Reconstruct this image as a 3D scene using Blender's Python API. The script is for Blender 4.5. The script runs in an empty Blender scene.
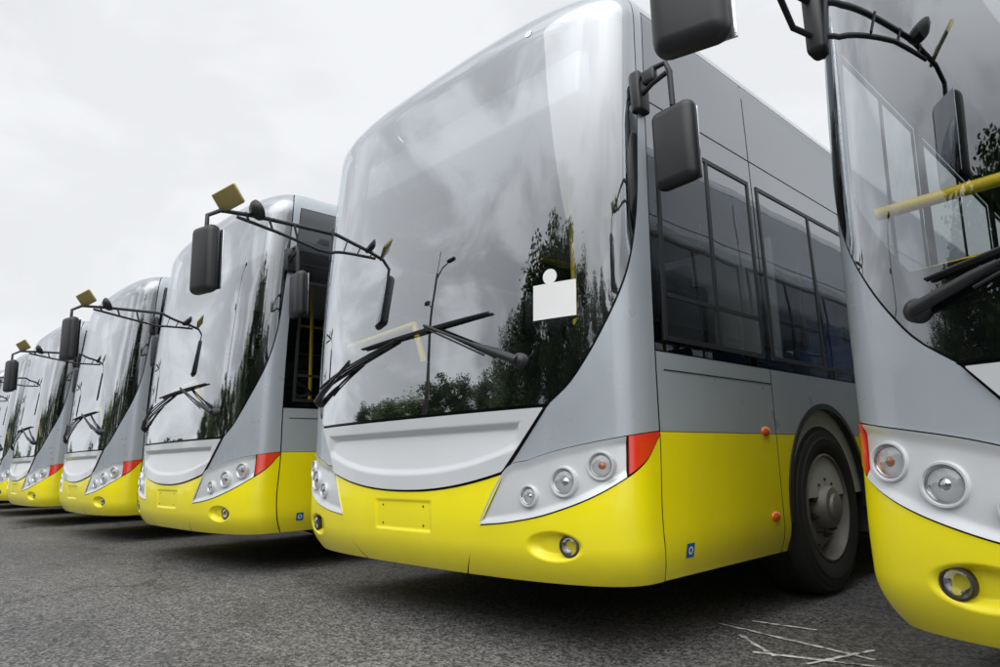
import bpy, bmesh, math, random
import numpy as np
from mathutils import Vector, Matrix
random.seed(4); np.random.seed(4)
sc=bpy.context.scene
sc.view_settings.view_transform='Standard'; sc.view_settings.look='None'; sc.view_settings.exposure=0

# ---------------------------------------------------------------- materials
def nd(nt,t,**k):
    n=nt.nodes.new(t)
    for a,b in k.items(): setattr(n,a,b)
    return n
def base_mat(name):
    m=bpy.data.materials.new(name); m.use_nodes=True
    nt=m.node_tree; b=nt.nodes['Principled BSDF']; return m,nt,b
def noise_ramp(nt,scale,c0,c1,p0=.35,p1=.65,detail=3,coord='Object',vscale=None,rough=.5):
    tc=nd(nt,'ShaderNodeTexCoord'); n=nd(nt,'ShaderNodeTexNoise'); n.inputs['Scale'].default_value=scale; n.inputs['Detail'].default_value=detail
    n.inputs['Roughness'].default_value=rough
    src=tc.outputs[coord]
    if vscale:
        mp=nd(nt,'ShaderNodeMapping'); mp.inputs['Scale'].default_value=vscale
        nt.links.new(src,mp.inputs[0]); src=mp.outputs[0]
    nt.links.new(src,n.inputs['Vector'])
    r=nd(nt,'ShaderNodeValToRGB'); r.color_ramp.elements[0].position=p0; r.color_ramp.elements[1].position=p1
    r.color_ramp.elements[0].color=(*c0,1); r.color_ramp.elements[1].color=(*c1,1)
    nt.links.new(n.outputs['Fac'],r.inputs[0]); return r,n
def paint(name,col,rough=.3,metal=0.,coat=.6,var=.93,dirt=True):
    m,nt,b=base_mat(name)
    r,n=noise_ramp(nt,2.2,tuple(c*var for c in col),col)
    out=r.outputs[0]
    if dirt:
        tc=nd(nt,'ShaderNodeTexCoord'); sx=nd(nt,'ShaderNodeSeparateXYZ'); nt.links.new(tc.outputs['Object'],sx.inputs[0])
        mr=nd(nt,'ShaderNodeMapRange'); mr.inputs[1].default_value=.28; mr.inputs[2].default_value=.60; mr.inputs[3].default_value=.26; mr.inputs[4].default_value=0
        nt.links.new(sx.outputs['Z'],mr.inputs[0])
        n2=nd(nt,'ShaderNodeTexNoise'); n2.inputs['Scale'].default_value=9; n2.inputs['Detail'].default_value=5
        nt.links.new(tc.outputs['Object'],n2.inputs['Vector'])
        mu=nd(nt,'ShaderNodeMath',operation='MULTIPLY'); nt.links.new(mr.outputs[0],mu.inputs[0]); nt.links.new(n2.outputs['Fac'],mu.inputs[1])
        mx=nd(nt,'ShaderNodeMixRGB'); mx.inputs[2].default_value=(.34,.29,.15,1)
        nt.links.new(mu.outputs[0],mx.inputs[0]); nt.links.new(out,mx.inputs[1]); out=mx.outputs[0]
    nt.links.new(out,b.inputs['Base Color'])
    b.inputs['Roughness'].default_value=rough
    if dirt:
        rr,_=noise_ramp(nt,5,(rough*.8,)*3,(rough*1.25,)*3,detail=4)
        nt.links.new(rr.outputs[0],b.inputs['Roughness'])
    b.inputs['Metallic'].default_value=metal; b.inputs['Coat Weight'].default_value=coat; b.inputs['Coat Roughness'].default_value=.05
    return m
M={}
M['yellow']=paint('yellow_paint',(.98,.86,.003),.38,coat=.35)
M['grey']=paint('silver_grey_paint',(.41,.45,.49),.33,.15)
M['silver']=paint('light_silver_paint',(.66,.68,.70),.32,.15,var=.96,dirt=False)
M['roof']=paint('roof_white',(.6,.62,.63),.4,0,.3,dirt=False)
M['blackgloss']=paint('black_gloss',(.006,.007,.008),.15,0,.0,dirt=False)
M['shell']=paint('shell_black',(.012,.012,.013),.7,0,0,dirt=False)
M['plastic']=paint('black_plastic',(.022,.023,.026),.42,0,.0,var=.7,dirt=False)
M['rubber']=paint('tyre_rubber',(.032,.031,.030),.78,0,0,var=.6,dirt=False)
M['steel']=paint('wheel_steel',(.30,.28,.26),.5,.3,0,var=.5,dirt=False)
M['darksteel']=paint('dark_steel',(.08,.07,.065),.6,.4,0,var=.5,dirt=False)
M['chrome']=paint('chrome',(.8,.8,.8),.12,1,0,dirt=False)
M['lampbowl']=paint('lamp_bowl',(.30,.31,.31),.18,.9,0,dirt=False)
M['amber']=paint('amber_lamp',(.50,.18,.08),.2,.1,1,dirt=False)
M['orange']=paint('orange_lens',(.90,.14,.01),.25,0,1,dirt=False)
M['red']=paint('red_lens',(.85,.04,.010),.2,0,1,dirt=False)
M['blue']=paint('blue_sticker',(.01,.12,.42),.4,0,.3,dirt=False)
M['white']=paint('white_paper',(.85,.85,.85),.6,0,0,dirt=False)
M['seat']=paint('blue_seat',(.05,.16,.45),.6,0,0,dirt=False)
M['rail']=paint('yellow_rail',(.98,.68,.02),.35,0,.5,dirt=False)
M['dash']=paint('dash_grey',(.06,.063,.066),.6,0,0,dirt=False)
M['inner']=paint('interior_panel',(.6,.6,.58),.6,0,0,dirt=False)
M['display']=paint('display_board',(.22,.23,.24),.35,0,.3,dirt=False)
M['gold']=paint('gold_backing',(.42,.34,.13),.35,.6,.3,dirt=False)
def glass(name,tint,f0,f1,m0=.1,m1=.65):
    m,nt,b=base_mat(name); nt.nodes.remove(b); o=nt.nodes['Material Output']
    t=nd(nt,'ShaderNodeBsdfTransparent'); t.inputs[0].default_value=(*tint,1)
    g=nd(nt,'ShaderNodeBsdfGlossy'); g.inputs['Roughness'].default_value=.012; g.inputs[0].default_value=(.93,.96,1,1)
    lw=nd(nt,'ShaderNodeLayerWeight'); lw.inputs[0].default_value=.5
    tc=nd(nt,'ShaderNodeTexCoord'); n=nd(nt,'ShaderNodeTexNoise'); n.inputs['Scale'].default_value=1.1; n.inputs['Detail'].default_value=2
    nt.links.new(tc.outputs['Object'],n.inputs['Vector'])
    bp=nd(nt,'ShaderNodeBump'); bp.inputs['Strength'].default_value=.08; bp.inputs['Distance'].default_value=.05
    nt.links.new(n.outputs['Fac'],bp.inputs['Height']); nt.links.new(bp.outputs[0],g.inputs['Normal'])
    mr=nd(nt,'ShaderNodeMapRange'); mr.inputs[1].default_value=m0; mr.inputs[2].default_value=m1; mr.inputs[3].default_value=f0; mr.inputs[4].default_value=f1
    nt.links.new(lw.outputs['Facing'],mr.inputs[0])
    mx=nd(nt,'ShaderNodeMixShader'); nt.links.new(mr.outputs[0],mx.inputs[0]); nt.links.new(t.outputs[0],mx.inputs[1]); nt.links.new(g.outputs[0],mx.inputs[2])
    nt.links.new(mx.outputs[0],o.inputs[0]); return m
M['wind']=glass('windscreen_glass',(.86,.91,.91),.13,.66,.1,.62)
M['side']=glass('tinted_glass',(.52,.55,.56),.06,.38)
M['lens']=glass('lamp_lens',(.9,.9,.9),.08,.6)
M['mirror']=paint('mirror_glass',(.75,.78,.8),.03,1,0,dirt=False)

# ---------------------------------------------------------------- hull surface
L=10.5; W=1.27; B=.34; NN=2.9; BR=.22
t=np.linspace(0,math.pi/2,700)
fu=W*np.sin(t)**(2/NN); fy=B*(1-np.clip(np.cos(t),0,1)**(2/NN))
ru=W*np.sin(t[::-1])**(2/3.5); ry=L-BR*(1-np.clip(np.cos(t[::-1]),0,1)**(2/3.5))
TU=np.concatenate([fu,ru]); TY=np.concatenate([fy,ry])
TA=np.concatenate([[0],np.cumsum(np.hypot(np.diff(TU),np.diff(TY)))])
AQ=TA[len(t)-1]; AMAX=TA[-1]
def A(y): return AQ+(y-B)
def inset(v):
    v=np.asarray(v,float)
    i=np.where(v<.45,.05*((.45-v)/.15)**2,0)
    i=i+.025*np.clip((v-1.6)/1.25,0,1)**1.6
    th=np.clip((v-2.85)/.4,0,1)*math.pi/2
    return i+.27*(1-np.cos(th))
def zf(v):
    v=np.asarray(v,float); th=np.clip((v-2.85)/.4,0,1)*math.pi/2
    return np.where(v<2.85,v,2.85+.285*np.sin(th))
def sb(v):
    return .14*np.clip((v-1.05)/2.05,0,1.1)**1.4-.03*np.exp(-((v-.55)/.22)**2)
def P(a,v):
    a=np.asarray(a,float); v=np.asarray(v,float); a,v=np.broadcast_arrays(a,v)
    s=np.sign(a); aa=np.abs(a); u=np.interp(aa,TA,TU); y=np.interp(aa,TA,TY)
    ins=inset(v); w=np.clip(1-y/1.5,0,1)
    return np.stack([s*u*(1-ins/W), y+sb(v)*w+ins*(1-2*y/L), zf(v)],-1)
def N(a,v):
    e=.006
    da=P(np.asarray(a)+e,v)-P(np.asarray(a)-e,v); dv=P(a,np.asarray(v)+e)-P(a,np.asarray(v)-e)
    n=np.cross(da,dv); return n/np.maximum(np.linalg.norm(n,axis=-1,keepdims=True),1e-9)
def PT(a,v,off=0): return Vector((P(a,v)+N(a,v)*off).tolist())

class Builder:
    def __init__(s,name): s.name=name; s.v=[]; s.f=[]; s.m=[]; s.mats=[]
    def mi(s,k):
        if k not in s.mats: s.mats.append(k)
        return s.mats.index(k)
    def add(s,V,F,k):
        o=len(s.v); s.v.extend([tuple(map(float,p)) for p in V]); i=s.mi(k)
        for f in F: s.f.append(tuple(o+j for j in f)); s.m.append(i)
    def bm(s,bm,k,mat=None):
        if mat is not None: bm.transform(mat)
        bm.verts.index_update(); s.add([v.co[:] for v in bm.verts],[[v.index for v in f.verts] for f in bm.faces],k); bm.free()
    def mesh(s,smooth=True,angle=None):
        me=bpy.data.meshes.new(s.name); me.from_pydata(s.v,[],s.f)
        for k in s.mats: me.materials.append(M[k])
        me.polygons.foreach_set('material_index',s.m); me.polygons.foreach_set('use_smooth',[smooth]*len(s.f)); me.update()
        if angle: me.set_sharp_from_angle(angle=math.radians(angle))
        return me
def grid_faces(n,m,flip=False):
    F=[]
    for i in range(n-1):
        for j in range(m-1):
            q=(i*m+j,(i+1)*m+j,(i+1)*m+j+1,i*m+j+1); F.append(q[::-1] if flip else q)
    return F
def patch(b,g,ns,nt,off,k,mirror=True,rim=.010,rimk=None):
    S,T=np.meshgrid(np.linspace(0,1,ns),np.linspace(0,1,nt),indexing='ij')
    a,v=g(S,T)
    o=off(a,v) if callable(off) else off
    for sg in ((1,-1) if mirror else (1,)):
        aa=a*sg
        p=P(aa,v)+N(aa,v)*np.asarray(o)[...,None] if callable(off) else P(aa,v)+N(aa,v)*off
        b.add(p.reshape(-1,3),grid_faces(ns,nt,sg<0),k)
        if rim:
            q=p-N(aa,v)*rim
            for sl,fl in (((slice(None),0),0),((slice(None),-1),1),((0,slice(None)),1),((-1,slice(None)),0)):
                e=np.stack([q[sl],p[sl]],1); n=e.shape[0]
                b.add(e.reshape(-1,3),grid_faces(n,2,bool(fl)^(sg<0)),rimk or k)
def rect(a0,a1,v0,v1): return lambda S,T:(a0+(a1-a0)*S, v0+(v1-v0)*T)
def crom(xs,ys):
    xs=np.array(xs,float); ys=np.array(ys,float)
    m=np.gradient(ys,xs)
    def f(x):
        x=np.clip(np.asarray(x,float),xs[0],xs[-1]); i=np.clip(np.searchsorted(xs,x)-1,0,len(xs)-2)
        h=xs[i+1]-xs[i]; tt=(x-xs[i])/h
        return (2*tt**3-3*tt**2+1)*ys[i]+(tt**3-2*tt**2+tt)*h*m[i]+(-2*tt**3+3*tt**2)*ys[i+1]+(tt**3-tt**2)*h*m[i+1]
    return f
aR=crom([1.03,1.10,1.2,1.35,1.55,1.8,2.2,2.7,2.95,3.1],[.93,1.02,1.10,1.19,1.28,1.34,1.37,1.375,1.36,1.31])
AP=A(.36)
VTOP=3.10
GAP=.005
hTop=crom([.57,.60,.65,.70,.85,1.17,1.44,1.75],[.528,.585,.672,.745,.80,.868,.903,.903])
hBot=crom([.57,.75,.95,1.22,1.36,1.44,1.75],[.526,.545,.585,.695,.795,.885,.9])
def seamA(v): return .43+.28*np.clip((v-.3)/.455,0,1)

# ---- body panels
body=Builder('body_panels')
patch(body,lambda S,T:((2*S-1)*aR(1.03+.28*T),1.03+.28*T),60,8,.0,'blackgloss',False,0)
patch(body,lambda S,T:(aR(1.31+1.67*T)-(.065+.07*(1-T)**3)*(1-S),1.31+1.67*T),5,50,.0,'blackgloss',True,0)
patch(body,lambda S,T:((2*S-1)*aR(2.98+.12*T),2.98+.12*T),60,4,.0,'blackgloss',False,0)
patch(body,lambda S,T:((aR(1.03+(VTOP-1.03)*T)+.010)*(1-S)+AP*S,1.03+(VTOP-1.03)*T),14,70,.004,'grey',True,.014,'shell')
def cg(S,T):
    a=.725+(AP-.725)*S
    top=np.minimum(.755+(a-.72)*1.25,1.0301); lo=hTop(a)+.004
    return a, lo+(np.maximum(top,lo)-lo)*T
patch(body,cg,60,10,.004,'grey',True,.0)
patch(body,lambda S,T:((2*S-1)*AP,3.105+.145*T),60,6,.004,'grey',False,.01)
def sm(x): x=np.clip(x,0,1); return x*x*(3-2*x)
def gl(a): 
    a=np.abs(a); return np.where(a<.70,.662+.085*(a/.70)**2.2,.747+(a-.70)*1.22)
def cgrille(S,T):
    a=(2*S-1)*.915; return a, gl(a)+.004+(1.018-gl(a)-.004)*T
def goff(a,v):
    aa=np.abs(a)/.80; lo=.735+.12*aa**2.4; hi=.965
    d=np.minimum(np.minimum((v-lo)/.035,(hi-v)/.035),(1-aa)/.06)
    s=np.clip((v-lo)/(hi-lo+1e-6),0,1)
    return .016-.030*sm(d)*(.35+.65*s)
patch(body,cgrille,150,70,goff,'silver',False,.02,'shell')
def cbump(S,T):
    v0=.3+.455*T; a=(2*S-1)*(seamA(v0)-GAP); return a,.3+(gl(a)-.006-.3)*T
def boff(a,v):
    d=np.minimum((.235-np.abs(a))/.012,(.075-np.abs(v-.545))/.012)
    return .006-.008*sm(d)
patch(body,cbump,120,60,boff,'yellow',False,.014,'shell')
def cc(S,T):
    a0=seamA(.3+T*.228)+GAP; a=a0*(1-S)+(AP-.0)*S
    top=np.where(a<.575,.528,np.where(a>1.447,.9,hBot(a)-.006)); return a,.3+(top-.3)*T
def coff(a,v):
    e=np.sqrt(((a-.955)/.135)**2+((v-.452)/.062)**2)
    return .006-.036*sm((1-e)/.42)
patch(body,cc,150,76,coff,'yellow',True,.014,'shell')
patch(body,lambda S,T:((a:=.575+(1.265-.575)*S),hBot(a)+(hTop(a)-hBot(a))*T),60,20,lambda a,v:.011-.012*sm(np.minimum((v-hBot(a))/.03,(hTop(a)-v)/.03)),'silver',True,.014)
patch(body,lambda S,T:((a:=1.275+(1.445-1.275)*S),hBot(a)+.004+(hTop(a)-hBot(a)-.004)*T),16,12,.010,'red',True,.014)
YW=[2.12,7.9]; RA=.585
def arch(y,yc): return .5+np.sqrt(np.clip(RA**2-(y-yc)**2,0,None))
HV=.905
def ysec(y0,y1,n=10,v0=.3): patch(body,rect(A(y0),A(y1),v0,HV-.003),n,10,.004,'yellow',True,.012,'shell')
def gsec(y0,y1,n=10): patch(body,rect(A(y0),A(y1),HV,1.245),n,8,.004,'grey',True,.012,'shell')
ysec(.370,1.452)
gsec(.370,1.452)
dd=math.sqrt(RA**2-(HV-.5)**2)
for yc in YW:
    for sgn in (-1,1):
        y0,y1=(yc-RA,yc-dd) if sgn<0 else (yc+dd,yc+RA)
        patch(body,lambda S,T,y0=y0,y1=y1,yc=yc:((A(y:=y0+(y1-y0)*(.5-.5*np.cos(math.pi*S)))),arch(y,yc)+(HV-.003-arch(y,yc))*T),20,6,.004,'yellow')
    patch(body,lambda S,T,yc=yc:((A(y:=yc+dd*(-np.cos(math.pi*S)))),np.maximum(arch(y,yc),HV)+(1.245-np.maximum(arch(y,yc),HV))*T),50,6,.004,'grey')
ysec(1.460,YW[0]-RA,3); gsec(1.460,YW[0]-dd,6)
ed=[YW[0]+RA,3.6,4.7,5.8,YW[1]-RA]
for i in range(4): ysec(ed[i]+(.003 if i else 0),ed[i+1]-(.003 if i<3 else 0))
gsec(YW[0]+dd,YW[1]-dd,30)
ysec(YW[1]+RA,9.9); gsec(YW[1]+dd,9.9)
patch(body,lambda S,T:(A(9.904)+(AMAX-A(9.904))*S,.3+.6*T),30,8,.004,'yellow')
patch(body,lambda S,T:(A(9.904)+(AMAX-A(9.904))*S,HV+(3.25-HV)*T),30,30,.004,'grey')
patch(body,rect(AP,A(9.9),2.93,3.25),60,8,.004,'grey')
for yc in YW:
    for sg in (1,-1):
        th=np.linspace(-.08,math.pi+.08,40); V=[]
        for q in th:
            for r,x in ((RA-.028,1.245),(RA-.028,1.282),(RA+.004,1.282),(RA+.004,1.27)):
                V.append((sg*x,yc+r*math.cos(q),.5+r*math.sin(q)))
        body.add(V,grid_faces(40,4,sg>0),'plastic')
ring=np.concatenate([np.linspace(-AMAX,AMAX,160)]); pr=P(ring,3.25)
body.add(pr,[tuple(range(len(pr)))],'roof')
def strip(y0,y1,v0,v1,k='shell',off=.0065): patch(body,rect(A(y0),A(y1),v0,v1),max(2,int(abs(y1-y0)/.15)+2),2,off,k,True,0)
strip(.42,1.455,1.165,1.171)
strip(2.9,9.8,1.165,1.169)

# ---- shell
shell=Builder('inner_shell')
wins=[(.44,1.40),(1.50,2.92),(3.04,4.46),(4.58,6.0),(6.12,7.54),(7.66,9.08)]
WV0,WV1=1.30,2.30
av=np.arange(-AMAX,AMAX,.045); vv=np.concatenate([np.arange(.3,3.25,.045),[3.25]])
Ag,Vg=np.meshgrid(av,vv,indexing='ij')
so_=np.where((np.abs(Ag)<1.25)&(Vg<.62)&(Vg>.33),.045,.014)
ps=P(Ag,Vg)-N(Ag,Vg)*so_[...,None]
F=[];m_=len(vv)
for i in range(len(av)-1):
    ac=abs((av[i]+av[i+1])/2); yc_=ac-AQ+B
    for j in range(m_-1):
        vc=(vv[j]+vv[j+1])/2
        if 1.26<vc<3.02 and ac<float(aR(vc))-.03: continue
        if WV0-.02<vc<WV1+.02 and ac>AP-.02 and any(w[0]-.02<yc_<w[1]+.02 for w in wins): continue
        if ac>AQ and any(math.hypot(yc_-q,vc-.5)<RA+.04 or (abs(yc_-q)<RA+.04 and vc<.5) for q in YW): continue
        F.append((i*m_+j,(i+1)*m_+j,(i+1)*m_+j+1,i*m_+j+1))
shell.add(ps.reshape(-1,3),F,'shell')
ra=np.linspace(-A(YW[0]-.62),A(YW[0]-.62),100); pb=P(ra,.34)-N(ra,.34)*.04
shell.add(pb,[tuple(range(100))],'shell')
for (y0,y1) in ((YW[0]+.62,YW[1]-.62),(YW[1]+.62,L-.3)):
    shell.add([(-1.18,y0,.34),(1.18,y0,.34),(1.18,y1,.34),(-1.18,y1,.34)],[(0,1,2,3)],'shell')
for yc in YW:
    for sg in (1,-1):
        th=np.linspace(-.35,math.pi+.35,40); V=[]
        for q in th:
            for x in (1.262,.80): V.append((sg*x,yc+(RA+.01)*math.cos(q),max(.3,.5+(RA+.01)*math.sin(q))))
        shell.add(V,grid_faces(40,2),'shell')
        shell.add([(sg*.80,yc+.6,.3),(sg*.80,yc-.6,.3),(sg*.80,yc-.6,1.1),(sg*.80,yc+.6,1.1)],[(0,1,2,3)],'shell')

# ---- glazing
gz=Builder('glazing')
patch(gz,lambda S,T:((2*S-1)*aR(1.035+(3.095-1.035)*T),1.035+(3.095-1.035)*T),90,70,.007,'wind',False,0)
patch(gz,rect(AP+.006,A(9.88),1.252,2.924),90,40,.005,'side',True,0)
fr=Builder('window_frames')
def fb(y0,y1,v0,v1,off=.0,k='blackgloss',rim=0): patch(fr,rect(A(y0),A(y1),v0,v1),max(2,int(abs(y1-y0)/.1)+2),max(2,int((v1-v0)/.1)+2),off,k,True,rim)
fb(.365,9.89,1.25,WV0); fb(.365,9.89,WV1,2.928)
edges=[.365]+[e for w in wins for e in w]+[9.89]
for i in range(0,len(edges),2): fb(edges[i],edges[i+1],WV0,WV1)
for w in wins:
    for (y0,y1,v0,v1) in ((w[0],w[1],WV1-.022,WV1),(w[0],w[1],WV0,WV0+.022),(w[0],w[0]+.022,WV0+.022,WV1-.022),(w[1]-.022,w[1],WV0+.022,WV1-.022),
                          ((w[0]+w[1])/2-.012,(w[0]+w[1])/2+.012,WV0+.022,WV1-.022)):
        fb(y0,y1,v0,v1,.011,'plastic',.008)
fb(.47,1.37,1.50,1.52,.0115,'plastic',.008)
for w in wins[:-1]:
    fb(w[1]+.047,w[1]+.053,1.26,2.92,.0065,'shell',0)
fb(.40,9.87,2.44,2.446,.0065,'shell',0)

# ---- helpers for parts
def rbox(b,c,s,k,bev=.02,rot=None,seg=3):
    bm=bmesh.new(); bmesh.ops.create_cube(bm,size=1); bm.transform(Matrix.Diagonal((*s,1)))
    if bev: bmesh.ops.bevel(bm,geom=bm.edges[:],offset=min(bev,min(s)*.49),segments=seg,profile=.5,affect='EDGES')
    m=Matrix.Translation(c)
    if rot is not None: m=m@(rot if isinstance(rot,Matrix) else Matrix.Rotation(rot[0],4,'X')@Matrix.Rotation(rot[1],4,'Y')@Matrix.Rotation(rot[2],4,'Z'))
    b.bm(bm,k,m)
def tube(b,pts,r,k,n=10):
    pts=[Vector(p) for p in pts]; V=[];rs=r if isinstance(r,(list,tuple)) else [r]*len(pts)
    up=None
    for i,p in enumerate(pts):
        d=((pts[min(i+1,len(pts)-1)]-p).normalized()+(p-pts[max(i-1,0)]).normalized()).normalized() if 0<i<len(pts)-1 else (pts[1]-pts[0] if i==0 else pts[-1]-pts[-2]).normalized()
        if up is None: up=d.orthogonal().normalized()
        up=(up-d*up.dot(d)).normalized(); w=d.cross(up)
        for j in range(n):
            q=2*math.pi*j/n; V.append(p+(up*math.cos(q)+w*math.sin(q))*rs[i])
    F=[]
    for i in range(len(pts)-1):
        for j in range(n): F.append((i*n+j,i*n+(j+1)%n,(i+1)*n+(j+1)%n,(i+1)*n+j))
    F.append(tuple(range(n))[::-1]); F.append(tuple((len(pts)-1)*n+j for j in range(n)))
    b.add(V,F,k)
def lathe(b,prof,k,mat,n=32):
    V=[];F=[]
    for r,z in prof:
        for j in range(n):
            q=2*math.pi*j/n; V.append(mat@Vector((r*math.cos(q),r*math.sin(q),z)))
    for i in range(len(prof)-1):
        for j in range(n): F.append((i*n+j,i*n+(j+1)%n,(i+1)*n+(j+1)%n,(i+1)*n+j))
    b.add(V,F,k)
def frame(a,v,off=0,nrm=None):
    p=PT(a,v,off); n=Vector(N(a,v).tolist()) if nrm is None else nrm
    return Matrix.Translation(p)@n.to_track_quat('Z','Y').to_matrix().to_4x4()
lamps=Builder('lamps')
for sg in (1,-1):
    for a,v,r,k in ((.845,.650,.036,'lampbowl'),(1.01,.708,.050,'lampbowl'),(1.165,.770,.047,'amber')):
        nv=(Vector(N(a*sg,v).tolist())+Vector((0,-.6,0))).normalized()
        m=frame(a*sg,v,.002,nv)
        lathe(lamps,[(r*1.28,-.03),(r*1.28,.004),(r*1.20,.014),(r*1.08,.014),(r*1.0,.004)],'silver',m)
        lathe(lamps,[(r*1.0,.005),(r*.96,.009),(r*.92,.004)],'chrome',m)
        lathe(lamps,[(r*.95,.003),(r*.8,-.010),(r*.5,-.022),(r*.28,-.026)],k,m)
        lathe(lamps,[(r*.45,-.024),(r*.40,-.006),(r*.25,.0),(.0005,.002)],'chrome' if k!='amber' else 'amber',m)
        lathe(lamps,[(r*.97,.004),(r*.7,.011),(r*.35,.015),(.0005,.016)],'lens',m)
    a,v,r=1.02,.452,.037
    m=frame(a*sg,v,-.018,(Vector(N(a*sg,v).tolist())+Vector((0,-.5,0))).normalized())
    lathe(lamps,[(r*1.2,-.02),(r*1.2,.010),(r*1.02,.014),(r,.006)],'darksteel',m)
    lathe(lamps,[(r,.006),(r*.8,-.006),(r*.4,-.016),(.0005,-.018)],'lampbowl',m)
    lathe(lamps,[(r*.98,.01),(r*.6,.018),(.0005,.021)],'lens',m)
    for y,v in ((1.33,.915),(1.36,.49),(3.55,.9),(5.0,.9),(6.6,.9)):
        m=frame(A(y)*sg,v,.004)
        bm=bmesh.new(); bmesh.ops.create_uvsphere(bm,u_segments=20,v_segments=10,radius=1); bm.transform(m@Matrix.Diagonal((.042,.026,.02,1))); lamps.bm(bm,'orange')
    m=frame(A(.55)*sg,.41,.006); lamps.add([m@Vector(p) for p in ((-.03,-.03,0),(.03,-.03,0),(.03,.03,0),(-.03,.03,0))],[(0,1,2,3)],'blue')
    lamps.add([m@Vector((.017*math.cos(q)-.0,.017*math.sin(q),.001)) for q in np.linspace(0,2*math.pi,16,endpoint=False)]+[m@Vector((.010*math.cos(q),.010*math.sin(q),.001)) for q in np.linspace(0,2*math.pi,16,endpoint=False)],[(i,(i+1)%16,16+(i+1)%16,16+i) for i in range(16)],'white')
for u in (-.17,.17):
    for v in (.50,.59):
        lathe(lamps,[(.006,0),(.0005,.0025)],'shell',frame(u,v,.0),10)
wh=Builder('wheels')
for yc in YW:
    for sg in (1,-1):
        m=Matrix.Translation((sg*1.11,yc,.49))@Matrix.Rotation(sg*math.pi/2,4,'Y')
        R=.49
        lathe(wh,[(.30,-.13),(.40,-.145),(.46,-.13),(.485,-.10),(R,-.05),(R,.05),(.485,.10),(.462,.132),(.44,.135),(.435,.142),(.40,.147),(.395,.152),(.36,.150),(.31,.135),(.295,.12)],'rubber',m,56)
        for gx in (-.06,-.02,.02,.06):
            lathe(wh,[(R+.0015,gx-.004),(R+.002,gx),(R+.0015,gx+.004)],'shell',m,56)
        lathe(wh,[(.302,.115),(.306,.138),(.295,.142),(.285,.125),(.27,.06),(.262,.045),(.25,.05),(.215,.085),(.19,.09),(.185,.085)],'steel',m,48)
        lathe(wh,[(.19,.086),(.182,.094),(.13,.094),(.125,.10),(.12,.15),(.11,.165),(.075,.170),(.072,.185),(.05,.192),(.0005,.193)],'steel',m,40)
        for i in range(10):
            q=2*math.pi*i/10
            mm=m@Matrix.Translation((.157*math.cos(q),.157*math.sin(q),.093))
            lathe(wh,[(.019,0),(.019,.006),(.0155,.007),(.0155,.026),(.009,.028),(.009,.040),(.0005,.041)],'darksteel',mm,6)
            q+=math.pi/10
            mm=m@Matrix.Translation((.233*math.cos(q),.233*math.sin(q),.0685))@Matrix.Rotation(q,4,'Z')@Matrix.Rotation(math.radians(45),4,'Y')
            lathe(wh,[(.026,.002),(.024,.004),(.0005,.0035)],'shell',mm,14)
        tube(wh,[(sg*.2,yc,.49),(sg*1.0,yc,.49)],.09,'darksteel')
wp=Builder('wipers')
def wiper(s,piv,j,b0,b1):
    p0=PT(piv[0],piv[1],.025);pj=PT(j[0],j[1],.045)
    lathe(wp,[(.035,-.03),(.035,.012),(.025,.026),(.0005,.03)],'plastic',frame(piv[0],piv[1],.01),20)
    mid=p0.lerp(pj,.3)+Vector((0,-.025,0))
    tube(wp,[p0+Vector((0,-.01,0)),mid,p0.lerp(pj,.42)+Vector((0,-.025,0))],[.020,.016,.010],'plastic')
    tube(wp,[mid,pj+Vector((0,-.015,0))],.0075,'plastic')
    tube(wp,[mid+Vector((0,0,-.03)),pj+Vector((0,-.012,-.012))],.005,'plastic')
    n=9; pts=[PT(b0[0]+(b1[0]-b0[0])*i/n,b0[1]+(b1[1]-b0[1])*i/n,.020) for i in range(n+1)]
    tube(wp,pts,.007,'rubber',6)
    pts2=[PT(b0[0]+(b1[0]-b0[0])*i/n,b0[1]+(b1[1]-b0[1])*i/n,.030+.012*math.sin(math.pi*i/n)) for i in range(n+1)]
    tube(wp,pts2,.005,'plastic',6)
wiper(1,(.80,1.23),(.20,1.475),(-.42,1.44),(.62,1.475))
wiper(1,(-1.02,1.19),(-.50,1.38),(-.98,1.27),(-.10,1.44))
mr=Builder('mirrors')
a0=PT(-1.33,2.41,.01); a1=PT(-1.33,2.27,.01)
rbox(mr,(a0+a1)/2+Vector((-.01,-.01,0)),(.07,.09,.26),'plastic',.02)
tube(mr,[a0,a0+Vector((-.05,-.15,.02)),(-1.26,-.30,2.41),(-1.275,-.52,2.40),(-1.28,-.60,2.35),(-1.28,-.60,2.26)],.014,'plastic')
tube(mr,[a1,a1+Vector((-.05,-.12,.02)),(-1.25,-.15,2.33),(-1.27,-.42,2.38)],.011,'plastic')
for q in (.0,-.18,-.34): tube(mr,[(-1.26,q,2.32+(-q)*.12),(-1.26,q-.03,2.42)],.008,'plastic')
rbox(mr,(-1.28,-.60,2.06),(.205,.09,.43),'plastic',.042,(0,0,.25),4)
rbox(mr,(-1.28+.01,-.550,2.06),(.17,.006,.38),'mirror',.002,(0,0,.25))
rbox(mr,(-1.22,-.50,2.47),(.19,.02,.13),'gold',.015,(math.radians(35),0,.5))
rbox(mr,(-1.22,-.488,2.462),(.165,.006,.11),'mirror',.002,(math.radians(35),0,.5))
tube(mr,[(-1.27,-.48,2.40),(-1.23,-.49,2.46)],.008,'plastic')
mm=Matrix.Translation((-1.22,-.30,2.44))@Matrix.Rotation(math.radians(-60),4,'X')
lathe(mr,[(.0005,-.05),(.04,-.045),(.065,-.02),(.07,0),(.065,.004),(.0005,.012)],'plastic',mm,24)
tube(mr,[(-1.26,-.28,2.41),(-1.22,-.29,2.43)],.008,'plastic')
b0=PT(AP-.05,2.47,.01)
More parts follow.
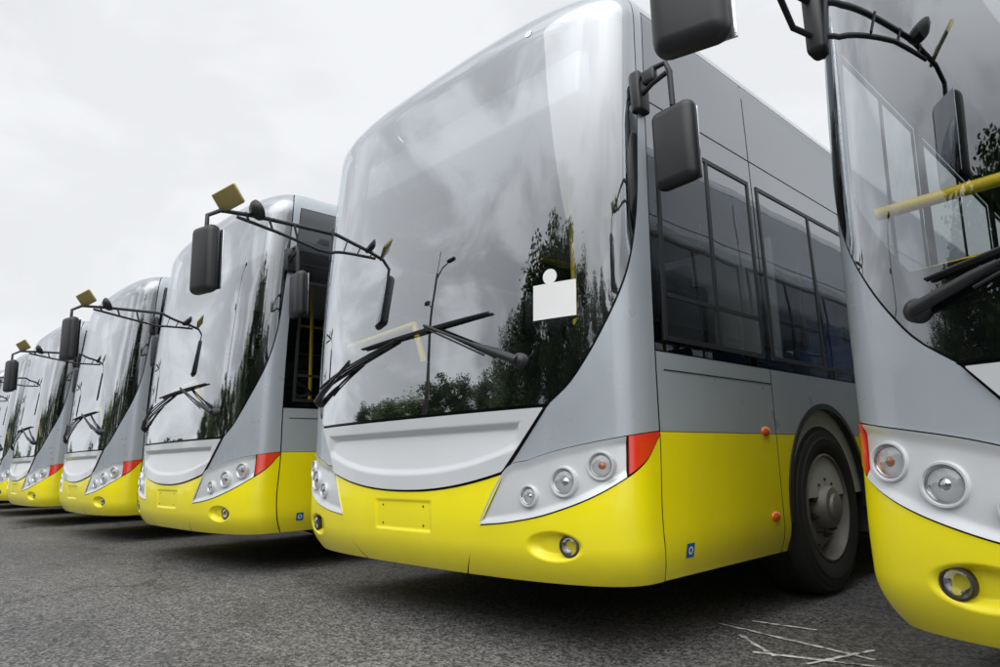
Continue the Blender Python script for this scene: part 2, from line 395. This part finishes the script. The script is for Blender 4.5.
rbox(mr,b0+Vector((.0,-.0,-.02)),(.06,.09,.20),'plastic',.015)
tube(mr,[b0+Vector((0,0,.04)),b0+Vector((.09,-.03,.05)),b0+Vector((.165,-.03,.05)),b0+Vector((.18,-.025,.0)),b0+Vector((.18,-.02,-.16))],.013,'plastic')
tube(mr,[b0+Vector((0,0,-.04)),b0+Vector((.09,-.03,-.02)),b0+Vector((.165,-.03,.0))],.012,'plastic')
rbox(mr,b0+Vector((.08,-.03,.02)),(.07,.04,.07),'plastic',.015)
rbox(mr,b0+Vector((.175,-.01,-.345)),(.22,.085,.37),'plastic',.042,(0,0,-.12),4)
rbox(mr,b0+Vector((.179,.037,-.345)),(.185,.006,.33),'mirror',.002,(0,0,-.12))
rf=Builder('roof_equipment')
for sg in (1,-1): rbox(rf,(sg*.98,5.4,3.17),(.10,8.2,.11),'roof',.04)
rbox(rf,(0,6.2,3.25),(1.7,2.8,.24),'roof',.09)
rbox(rf,(0,2.6,3.18),(.7,.8,.10),'roof',.04)
it=Builder('interior')
it.add([(-1.2,.35,.55),(1.2,.35,.55),(1.2,10.2,.55),(-1.2,10.2,.55)],[(0,1,2,3)],'dash')
it.add([(-1.1,.75,2.55),(1.1,.75,2.55),(1.1,10.2,2.55),(-1.1,10.2,2.55)],[(0,1,2,3)],'inner')
for sg in (1,-1): it.add([(sg*1.235,.6,.55),(sg*1.235,10.2,.55),(sg*1.235,10.2,1.24),(sg*1.235,.6,1.24)],[(0,1,2,3)],'inner')
rbox(it,(0,.40,1.02),(2.2,.42,.36),'dash',.08)
rbox(it,(.60,.70,1.16),(.75,.35,.26),'dash',.06,(.2,0,0))
rbox(it,(0,.40,2.70),(1.9,.10,.26),'display',.02,(-.12,0,0))
lathe(it,[(.205,0),(.22,.014),(.235,0),(.22,-.014),(.205,0)],'plastic',Matrix.Translation((.60,.86,1.42))@Matrix.Rotation(math.radians(-40),4,'X'),28)
for q in (0,2.1,4.2): tube(it,[(.60,.86,1.41),Matrix.Translation((.60,.86,1.42))@Matrix.Rotation(math.radians(-40),4,'X')@Vector((.21*math.cos(q),.21*math.sin(q),0))],.013,'plastic')
def seat(x,y,z,k,w=.44,h=.72):
    rbox(it,(x,y,z),(w,.44,.10),k,.04); rbox(it,(x,y+.22,z+h/2),(w,.10,h),k,.045,(-.12,0,0)); rbox(it,(x,y+.27,z+h+.06),(w*.6,.08,.18),k,.035); rbox(it,(x,y,z-.2),(w*.4,.3,.34),'dash',.02)
seat(.60,1.36,1.05,'dash',.5,.78)
for i in range(9):
    y=2.9+i*.78
    for x in (-.95,-.5,.5,.95):
        seat(x,y,.98,'seat',.41,.60)
rbox(it,(.68,1.85,1.35),(1.0,.03,1.5),'inner',.01)
tube(it,[(-1.17,.36,1.59),(-.30,.27,1.60)],.021,'rail'); tube(it,[(-.30,.27,1.60),(-.22,.30,1.3)],.019,'rail')
tube(it,[(-1.10,.46,1.38),(-.80,.44,1.40)],.019,'rail')
for x,y in ((.16,1.2),(-.35,2.5),(.35,2.5),(-.35,4.3),(.35,4.3),(-.35,6.1),(.35,6.1),(.16,1.85)): tube(it,[(x,y,.55),(x,y,2.55)],.018,'rail',8)
for x in (-.45,.45): tube(it,[(x,1.2,2.3),(x,9.6,2.3)],.016,'rail',8)
pap=Builder('windscreen_notice')
patch(pap,rect(.87,1.08,1.40,1.56),8,8,.0085,'white',False,0)
m=frame(.955,1.59,.0085); pap.add([m@Vector((.035*math.cos(q),.035*math.sin(q),0)) for q in np.linspace(0,2*math.pi,24,endpoint=False)],[tuple(range(24))],'white')
m=frame(.80,2.90,.0085); pap.add([m@Vector((.022*math.cos(q),.022*math.sin(q),0)) for q in np.linspace(0,2*math.pi,24,endpoint=False)],[tuple(range(24))],'white')

meshes=[('body_panels',body.mesh(True,40)),('inner_shell',shell.mesh(True,40)),('glazing',gz.mesh()),('window_frames',fr.mesh(True,40)),('lamps',lamps.mesh(True,40)),
 ('wheels',wh.mesh(True,35)),('wipers',wp.mesh(True,50)),('mirrors',mr.mesh(True,40)),('roof_equipment',rf.mesh(True,40)),('interior',it.mesh(True,40))]
pmesh=pap.mesh()
FY=2.10
centres=[-2.88,.48,-6.30,-9.72,-13.13,-16.56,-20.0,-23.44,-26.89]
for n,cx in enumerate(centres):
    e=bpy.data.objects.new('city_bus',None); sc.collection.objects.link(e)
    e.location=(cx,FY+(0,0,.0,.03,-.03,.05,0,.04,0)[n],0); e.rotation_euler=(0,0,math.radians((0,0,.2,-.3,.2,0,-.3,.2,0)[n]))
    for nm,me in meshes+([('windscreen_notice',pmesh)] if n in(0,) else []):
        o=bpy.data.objects.new(nm,me); sc.collection.objects.link(o); o.parent=e

# ---------------------------------------------------------------- ground
gm,nt,b=base_mat('asphalt')
r1,_=noise_ramp(nt,.35,(.076,.076,.078),(.120,.118,.116),detail=6)
tc=nd(nt,'ShaderNodeTexCoord')
vo=nd(nt,'ShaderNodeTexVoronoi'); vo.inputs['Scale'].default_value=85; nt.links.new(tc.outputs['Object'],vo.inputs['Vector'])
r2=nd(nt,'ShaderNodeValToRGB'); r2.color_ramp.elements[0].color=(.45,.45,.45,1); r2.color_ramp.elements[1].color=(2.2,2.15,2.1,1); r2.color_ramp.elements[0].position=.2; r2.color_ramp.elements[1].position=.97
sepc=nd(nt,'ShaderNodeSeparateColor'); nt.links.new(vo.outputs['Color'],sepc.inputs[0]); nt.links.new(sepc.outputs[0],r2.inputs[0])
mx=nd(nt,'ShaderNodeMixRGB',blend_type='MULTIPLY'); mx.inputs[0].default_value=1; nt.links.new(r1.outputs[0],mx.inputs[1]); nt.links.new(r2.outputs[0],mx.inputs[2])
r3,_=noise_ramp(nt,14,(.72,.72,.72),(1.2,1.2,1.2),detail=8,rough=.7)
mx2=nd(nt,'ShaderNodeMixRGB',blend_type='MULTIPLY'); mx2.inputs[0].default_value=1; nt.links.new(mx.outputs[0],mx2.inputs[1]); nt.links.new(r3.outputs[0],mx2.inputs[2])
r4,_=noise_ramp(nt,1.3,(.62,.62,.63),(1.0,1.0,1.0),.33,.47,detail=5,rough=.6)
mx4=nd(nt,'ShaderNodeMixRGB',blend_type='MULTIPLY'); mx4.inputs[0].default_value=1; nt.links.new(mx2.outputs[0],mx4.inputs[1]); nt.links.new(r4.outputs[0],mx4.inputs[2])
vc=nd(nt,'ShaderNodeTexVoronoi',feature='DISTANCE_TO_EDGE'); vc.inputs['Scale'].default_value=.28
nn=nd(nt,'ShaderNodeTexNoise'); nn.inputs['Scale'].default_value=1.6; nn.inputs['Detail'].default_value=6
nt.links.new(tc.outputs['Object'],nn.inputs['Vector'])
ad=nd(nt,'ShaderNodeMixRGB',blend_type='ADD'); ad.inputs[0].default_value=.5; nt.links.new(tc.outputs['Object'],ad.inputs[1]); nt.links.new(nn.outputs['Color'],ad.inputs[2])
nt.links.new(ad.outputs[0],vc.inputs['Vector'])
rc=nd(nt,'ShaderNodeValToRGB'); rc.color_ramp.elements[0].color=(.4,.4,.4,1); rc.color_ramp.elements[1].color=(1,1,1,1); rc.color_ramp.elements[0].position=0.0010; rc.color_ramp.elements[1].position=.0032
nt.links.new(vc.outputs['Distance'],rc.inputs[0])
mx3=nd(nt,'ShaderNodeMixRGB',blend_type='MULTIPLY'); mx3.inputs[0].default_value=1; nt.links.new(mx4.outputs[0],mx3.inputs[1]); nt.links.new(rc.outputs[0],mx3.inputs[2])
nt.links.new(mx3.outputs[0],b.inputs['Base Color'])
r5,_=noise_ramp(nt,1.3,(.45,.45,.45),(.72,.72,.72),.33,.47,detail=5,rough=.6); nt.links.new(r5.outputs[0],b.inputs['Roughness'])
bp=nd(nt,'ShaderNodeBump'); bp.inputs['Strength'].default_value=.8; bp.inputs['Distance'].default_value=.006
nt.links.new(vo.outputs['Distance'],bp.inputs['Height']); nt.links.new(bp.outputs[0],b.inputs['Normal'])
def sheet(name,pts,z,mat):
    me=bpy.data.meshes.new(name); me.from_pydata([(x,y,z) for x,y in pts],[],[tuple(range(len(pts)))]); me.materials.append(mat)
    o=bpy.data.objects.new(name,me); sc.collection.objects.link(o); return o
sheet('ground',[(-600,-600),(600,-600),(600,600),(-600,600)],0,gm)
cm,nt,b=base_mat('worn_chalk')
r,_=noise_ramp(nt,24,(.16,.16,.16),(.75,.75,.73),.36,.56,detail=8); nt.links.new(r.outputs[0],b.inputs['Base Color']); b.inputs['Roughness'].default_value=.9
V=[];F=[]
def stroke(p,q,w=.013):
    p=Vector(p);q=Vector(q);n=16; d=(q-p).normalized(); pr=Vector((-d.y,d.x)); o=len(V)
    for i in range(n+1):
        c=p.lerp(q,i/n)+pr*random.uniform(-.003,.003); ww=w*random.uniform(.5,1.1)
        V.append((*(c+pr*ww),.004+.0002*len(F)/16)); V.append((*(c-pr*ww),.004+.0002*len(F)/16))
    for i in range(n): F.append((o+2*i,o+2*i+1,o+2*i+3,o+2*i+2))
for s in (((-1.80,3.16),(-1.05,3.00)),((-1.62,3.02),(-1.36,2.80)),((-1.45,2.80),(-1.0,2.92)),((-1.22,2.78),(-1.10,3.14)),((-1.7,3.3),(-1.4,3.32))): stroke(*s)
me=bpy.data.meshes.new('chalk_marks'); me.from_pydata(V,[],F); me.materials.append(cm); sc.collection.objects.link(bpy.data.objects.new('chalk_marks',me))

# ---------------------------------------------------------------- trees
def leafmat():
    m,nt,b=base_mat('leaves'); r,_=noise_ramp(nt,.9,(.03,.06,.014),(.10,.15,.035),detail=3); nt.links.new(r.outputs[0],b.inputs['Base Color']); b.inputs['Roughness'].default_value=.6; return m
M['leaf']=leafmat(); M['bark']=paint('bark',(.10,.075,.05),.9,0,0,var=.5,dirt=False)
def tree_mesh(h,seed):
    rnd=random.Random(seed); b=Builder('tree_mesh')
    tr=[(0,0,0),(.1,.05,h*.25),(-.05,.1,h*.5),(.1,0,h*.85)]
    tube(b,tr,[h*.028,h*.022,h*.016,h*.005],'bark')
    tips=[]
    for i in range(22):
        z=h*(.16+.66*i/22); q=rnd.uniform(0,6.28); l=h*.27*(1-.45*i/22)*rnd.uniform(.7,1.2)
        e=(l*math.cos(q),l*math.sin(q),z+l*.6); tube(b,[(0,0,z),(e[0]*.5,e[1]*.5,z+l*.22),e],[h*.010,h*.006,h*.002],'bark',6)
        tips+= [e,(e[0]*.6,e[1]*.6,z+l*.3)]
    tips+=[(0,0,h*.95),(0,0,h*.8),(0,0,h*.65),(0,0,h*.5)]
    V=[];F=[]
    for tpt in tips:
        R=h*rnd.uniform(.08,.13)
        for k in range(150):
            d=Vector([rnd.gauss(0,1) for _ in range(3)]).normalized()*R*rnd.uniform(.3,1.05); d.z*=.75
            c=Vector(tpt)+d; u=Vector([rnd.gauss(0,1) for _ in range(3)]).normalized(); w=u.orthogonal().normalized(); s=rnd.uniform(.09,.18)*h/10
            o=len(V); V+=[c-u*s,c+w*s*.55,c+u*s,c-w*s*.55]; F.append((o,o+1,o+2,o+3))
    b.add(V,F,'leaf'); return b.mesh(False)
tm=[tree_mesh(10,1),tree_mesh(10,5),tree_mesh(10,9)]
trees=[(-8.4,-10.5,.72),(-5.6,-10.2,.86),(-3.0,-9.8,.8),(-.2,-11.5,.80),(3.2,-13,.75),(7,-14,.85),(11,-13,.8),(-11.6,-13,.68)]
for k in range(15): trees.append((-66+5.2*k+random.uniform(-1,1),-24+random.uniform(-2,2)-(6 if k<5 else 0),random.uniform(.62,.9)))  # unseen far row, added so the lower windscreens mirror something dark
for i,(x,y,s) in enumerate(trees):
    o=bpy.data.objects.new('broadleaf_tree',tm[i%3]); o.location=(x,y,0); o.scale=(s*(1.3 if i>7 else 1),s*(1.3 if i>7 else 1),s); o.rotation_euler=(0,0,i*1.3); sc.collection.objects.link(o)
hb=Builder('added_hedge'); rnd=random.Random(8); V=[];F=[]  # unseen, added behind the camera as a dark low band for glass reflections
hb.add([(-75,-27,0),(22,-27,0),(22,-27,2.3),(-75,-27,2.3),(-75,-28,0),(22,-28,0),(22,-28,2.3),(-75,-28,2.3)],[(0,1,2,3),(4,5,6,7),(3,2,6,7)],'leaf')
for k in range(9000):
    c=Vector((rnd.uniform(-75,22),-27+rnd.uniform(-.2,.35),rnd.uniform(0,2.6))); u=Vector([rnd.gauss(0,1) for _ in range(3)]).normalized(); w=u.orthogonal().normalized(); s=rnd.uniform(.1,.25)
    o=len(V); V+=[c-u*s,c+w*s*.6,c+u*s,c-w*s*.6]; F.append((o,o+1,o+2,o+3))
hb.add(V,F,'leaf'); sc.collection.objects.link(bpy.data.objects.new('added_hedge',hb.mesh(False)))
tb=Builder('distant_trees'); rnd=random.Random(3); V=[];F=[]
for k in range(14000):
    q=rnd.uniform(-.2,3.5); D=110+rnd.uniform(0,14); hh=6+2.5*math.sin(q*9)+1.5*math.sin(q*31+1)+math.sin(q*70)
    c=Vector((D*math.cos(q)-10,D*math.sin(q),hh*rnd.random()**.8)); u=Vector([rnd.gauss(0,1) for _ in range(3)]).normalized(); w=u.orthogonal().normalized(); s=rnd.uniform(.4,.9)
    o=len(V); V+=[c-u*s,c+w*s*.7,c+u*s,c-w*s*.7]; F.append((o,o+1,o+2,o+3))
tb.add(V,F,'leaf'); o=bpy.data.objects.new('distant_trees',tb.mesh(False)); sc.collection.objects.link(o)
# yard mast seen mirrored in the windscreen
lp=Builder('street_lamp')
tube(lp,[(0,0,0),(0,0,.5),(0,0,8.6)],[.16,.11,.06],'darksteel')
tube(lp,[(0,0,8.3),(.5,.1,8.7),(1.1,.2,8.8)],[.04,.035,.03],'darksteel'); rbox(lp,(1.35,.25,8.78),(.6,.26,.12),'darksteel',.04)
tube(lp,[(0,0,7.0),(-.4,0,7.3)],.025,'darksteel'); rbox(lp,(-.5,0,7.35),(.3,.2,.2),'darksteel',.04)
tube(lp,[(0,0,8.5),(0,0,9.6)],.02,'darksteel')
o=bpy.data.objects.new('street_lamp',lp.mesh(True,40)); o.location=(-17,-9,0); sc.collection.objects.link(o)

# ---------------------------------------------------------------- world / sun
sun_el=math.radians(52); sdir=Vector((.55,-.83,0)).normalized()
d=Vector((sdir.x*math.cos(sun_el),sdir.y*math.cos(sun_el),math.sin(sun_el)))
w=bpy.data.worlds.new('World'); sc.world=w; w.use_nodes=True; nt=w.node_tree; bg=nt.nodes['Background']
sky=nd(nt,'ShaderNodeTexSky'); sky.sky_type='NISHITA'; sky.sun_disc=False; sky.sun_elevation=sun_el; sky.sun_rotation=math.atan2(sdir.x,sdir.y); sky.dust_density=4
tc=nd(nt,'ShaderNodeTexCoord'); mp=nd(nt,'ShaderNodeMapping'); mp.inputs['Scale'].default_value=(1,1,2.0); nt.links.new(tc.outputs['Generated'],mp.inputs[0])
n=nd(nt,'ShaderNodeTexNoise'); n.inputs['Scale'].default_value=3.2; n.inputs['Detail'].default_value=8; n.inputs['Roughness'].default_value=.55; n.inputs['Distortion'].default_value=.5
nt.links.new(mp.outputs[0],n.inputs['Vector'])
r=nd(nt,'ShaderNodeMapRange'); r.interpolation_type='SMOOTHSTEP'; r.inputs[1].default_value=.38; r.inputs[2].default_value=.58; r.inputs[3].default_value=1; r.inputs[4].default_value=0
nt.links.new(n.outputs['Fac'],r.inputs[0])
sxyz=nd(nt,'ShaderNodeSeparateXYZ'); nt.links.new(tc.outputs['Generated'],sxyz.inputs[0])
dk=nd(nt,'ShaderNodeMapRange'); dk.inputs[1].default_value=.15; dk.inputs[2].default_value=-.6; dk.inputs[3].default_value=.07; dk.inputs[4].default_value=.48
nt.links.new(sxyz.outputs['Y'],dk.inputs[0])
mu=nd(nt,'ShaderNodeMath',operation='MULTIPLY'); nt.links.new(r.outputs[0],mu.inputs[0]); nt.links.new(dk.outputs[0],mu.inputs[1])
bs=nd(nt,'ShaderNodeMapRange'); bs.inputs[1].default_value=.1; bs.inputs[2].default_value=-.5; bs.inputs[3].default_value=1.0; bs.inputs[4].default_value=1.22
nt.links.new(sxyz.outputs['Y'],bs.inputs[0])
inv=nd(nt,'ShaderNodeMath',operation='SUBTRACT'); nt.links.new(bs.outputs[0],inv.inputs[0]); nt.links.new(mu.outputs[0],inv.inputs[1])
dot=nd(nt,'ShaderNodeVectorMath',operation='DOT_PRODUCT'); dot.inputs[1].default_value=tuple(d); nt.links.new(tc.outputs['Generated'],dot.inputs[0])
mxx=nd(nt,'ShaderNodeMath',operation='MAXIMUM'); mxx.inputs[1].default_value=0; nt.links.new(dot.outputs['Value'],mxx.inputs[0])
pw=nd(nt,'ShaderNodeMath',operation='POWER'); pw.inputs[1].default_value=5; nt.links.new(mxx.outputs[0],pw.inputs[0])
gm_=nd(nt,'ShaderNodeMath',operation='MULTIPLY_ADD'); gm_.inputs[1].default_value=2.5; nt.links.new(pw.outputs[0],gm_.inputs[0]); nt.links.new(inv.outputs[0],gm_.inputs[2])  # broad glow added to the out-of-frame sky to brighten the bus fronts
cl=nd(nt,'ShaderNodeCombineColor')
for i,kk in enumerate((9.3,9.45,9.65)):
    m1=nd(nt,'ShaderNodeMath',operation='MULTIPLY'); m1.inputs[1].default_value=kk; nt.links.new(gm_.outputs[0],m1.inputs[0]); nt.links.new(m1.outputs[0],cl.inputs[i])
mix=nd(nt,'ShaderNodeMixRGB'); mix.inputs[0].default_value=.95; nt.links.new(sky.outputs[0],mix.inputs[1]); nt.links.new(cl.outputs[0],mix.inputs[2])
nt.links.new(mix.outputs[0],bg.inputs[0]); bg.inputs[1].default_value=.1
sl=bpy.data.lights.new('sun','SUN'); sl.energy=.7; sl.angle=math.radians(80); sl.color=(1,.97,.92)
so=bpy.data.objects.new('sun',sl); sc.collection.objects.link(so)
so.rotation_euler=d.to_track_quat('Z','Y').to_euler(); so.location=d*30

# ---------------------------------------------------------------- camera
p=math.radians(10.58); ro=math.radians(1.365); az=math.radians(46.0)
f=Vector((-math.sin(az)*math.cos(p),math.cos(az)*math.cos(p),math.sin(p))); r0=Vector((math.cos(az),math.sin(az),0)); u0=r0.cross(f)
R=r0*math.cos(ro)-u0*math.sin(ro); U=r0*math.sin(ro)+u0*math.cos(ro)
m=Matrix((( R.x,U.x,-f.x,0),(R.y,U.y,-f.y,0),(R.z,U.z,-f.z,.8),(0,0,0,1)))
cd=bpy.data.cameras.new('camera'); cd.lens=24.48; cd.sensor_width=36; cd.clip_start=.05; cd.clip_end=2000
co=bpy.data.objects.new('camera',cd); sc.collection.objects.link(co); co.matrix_world=m; sc.camera=co
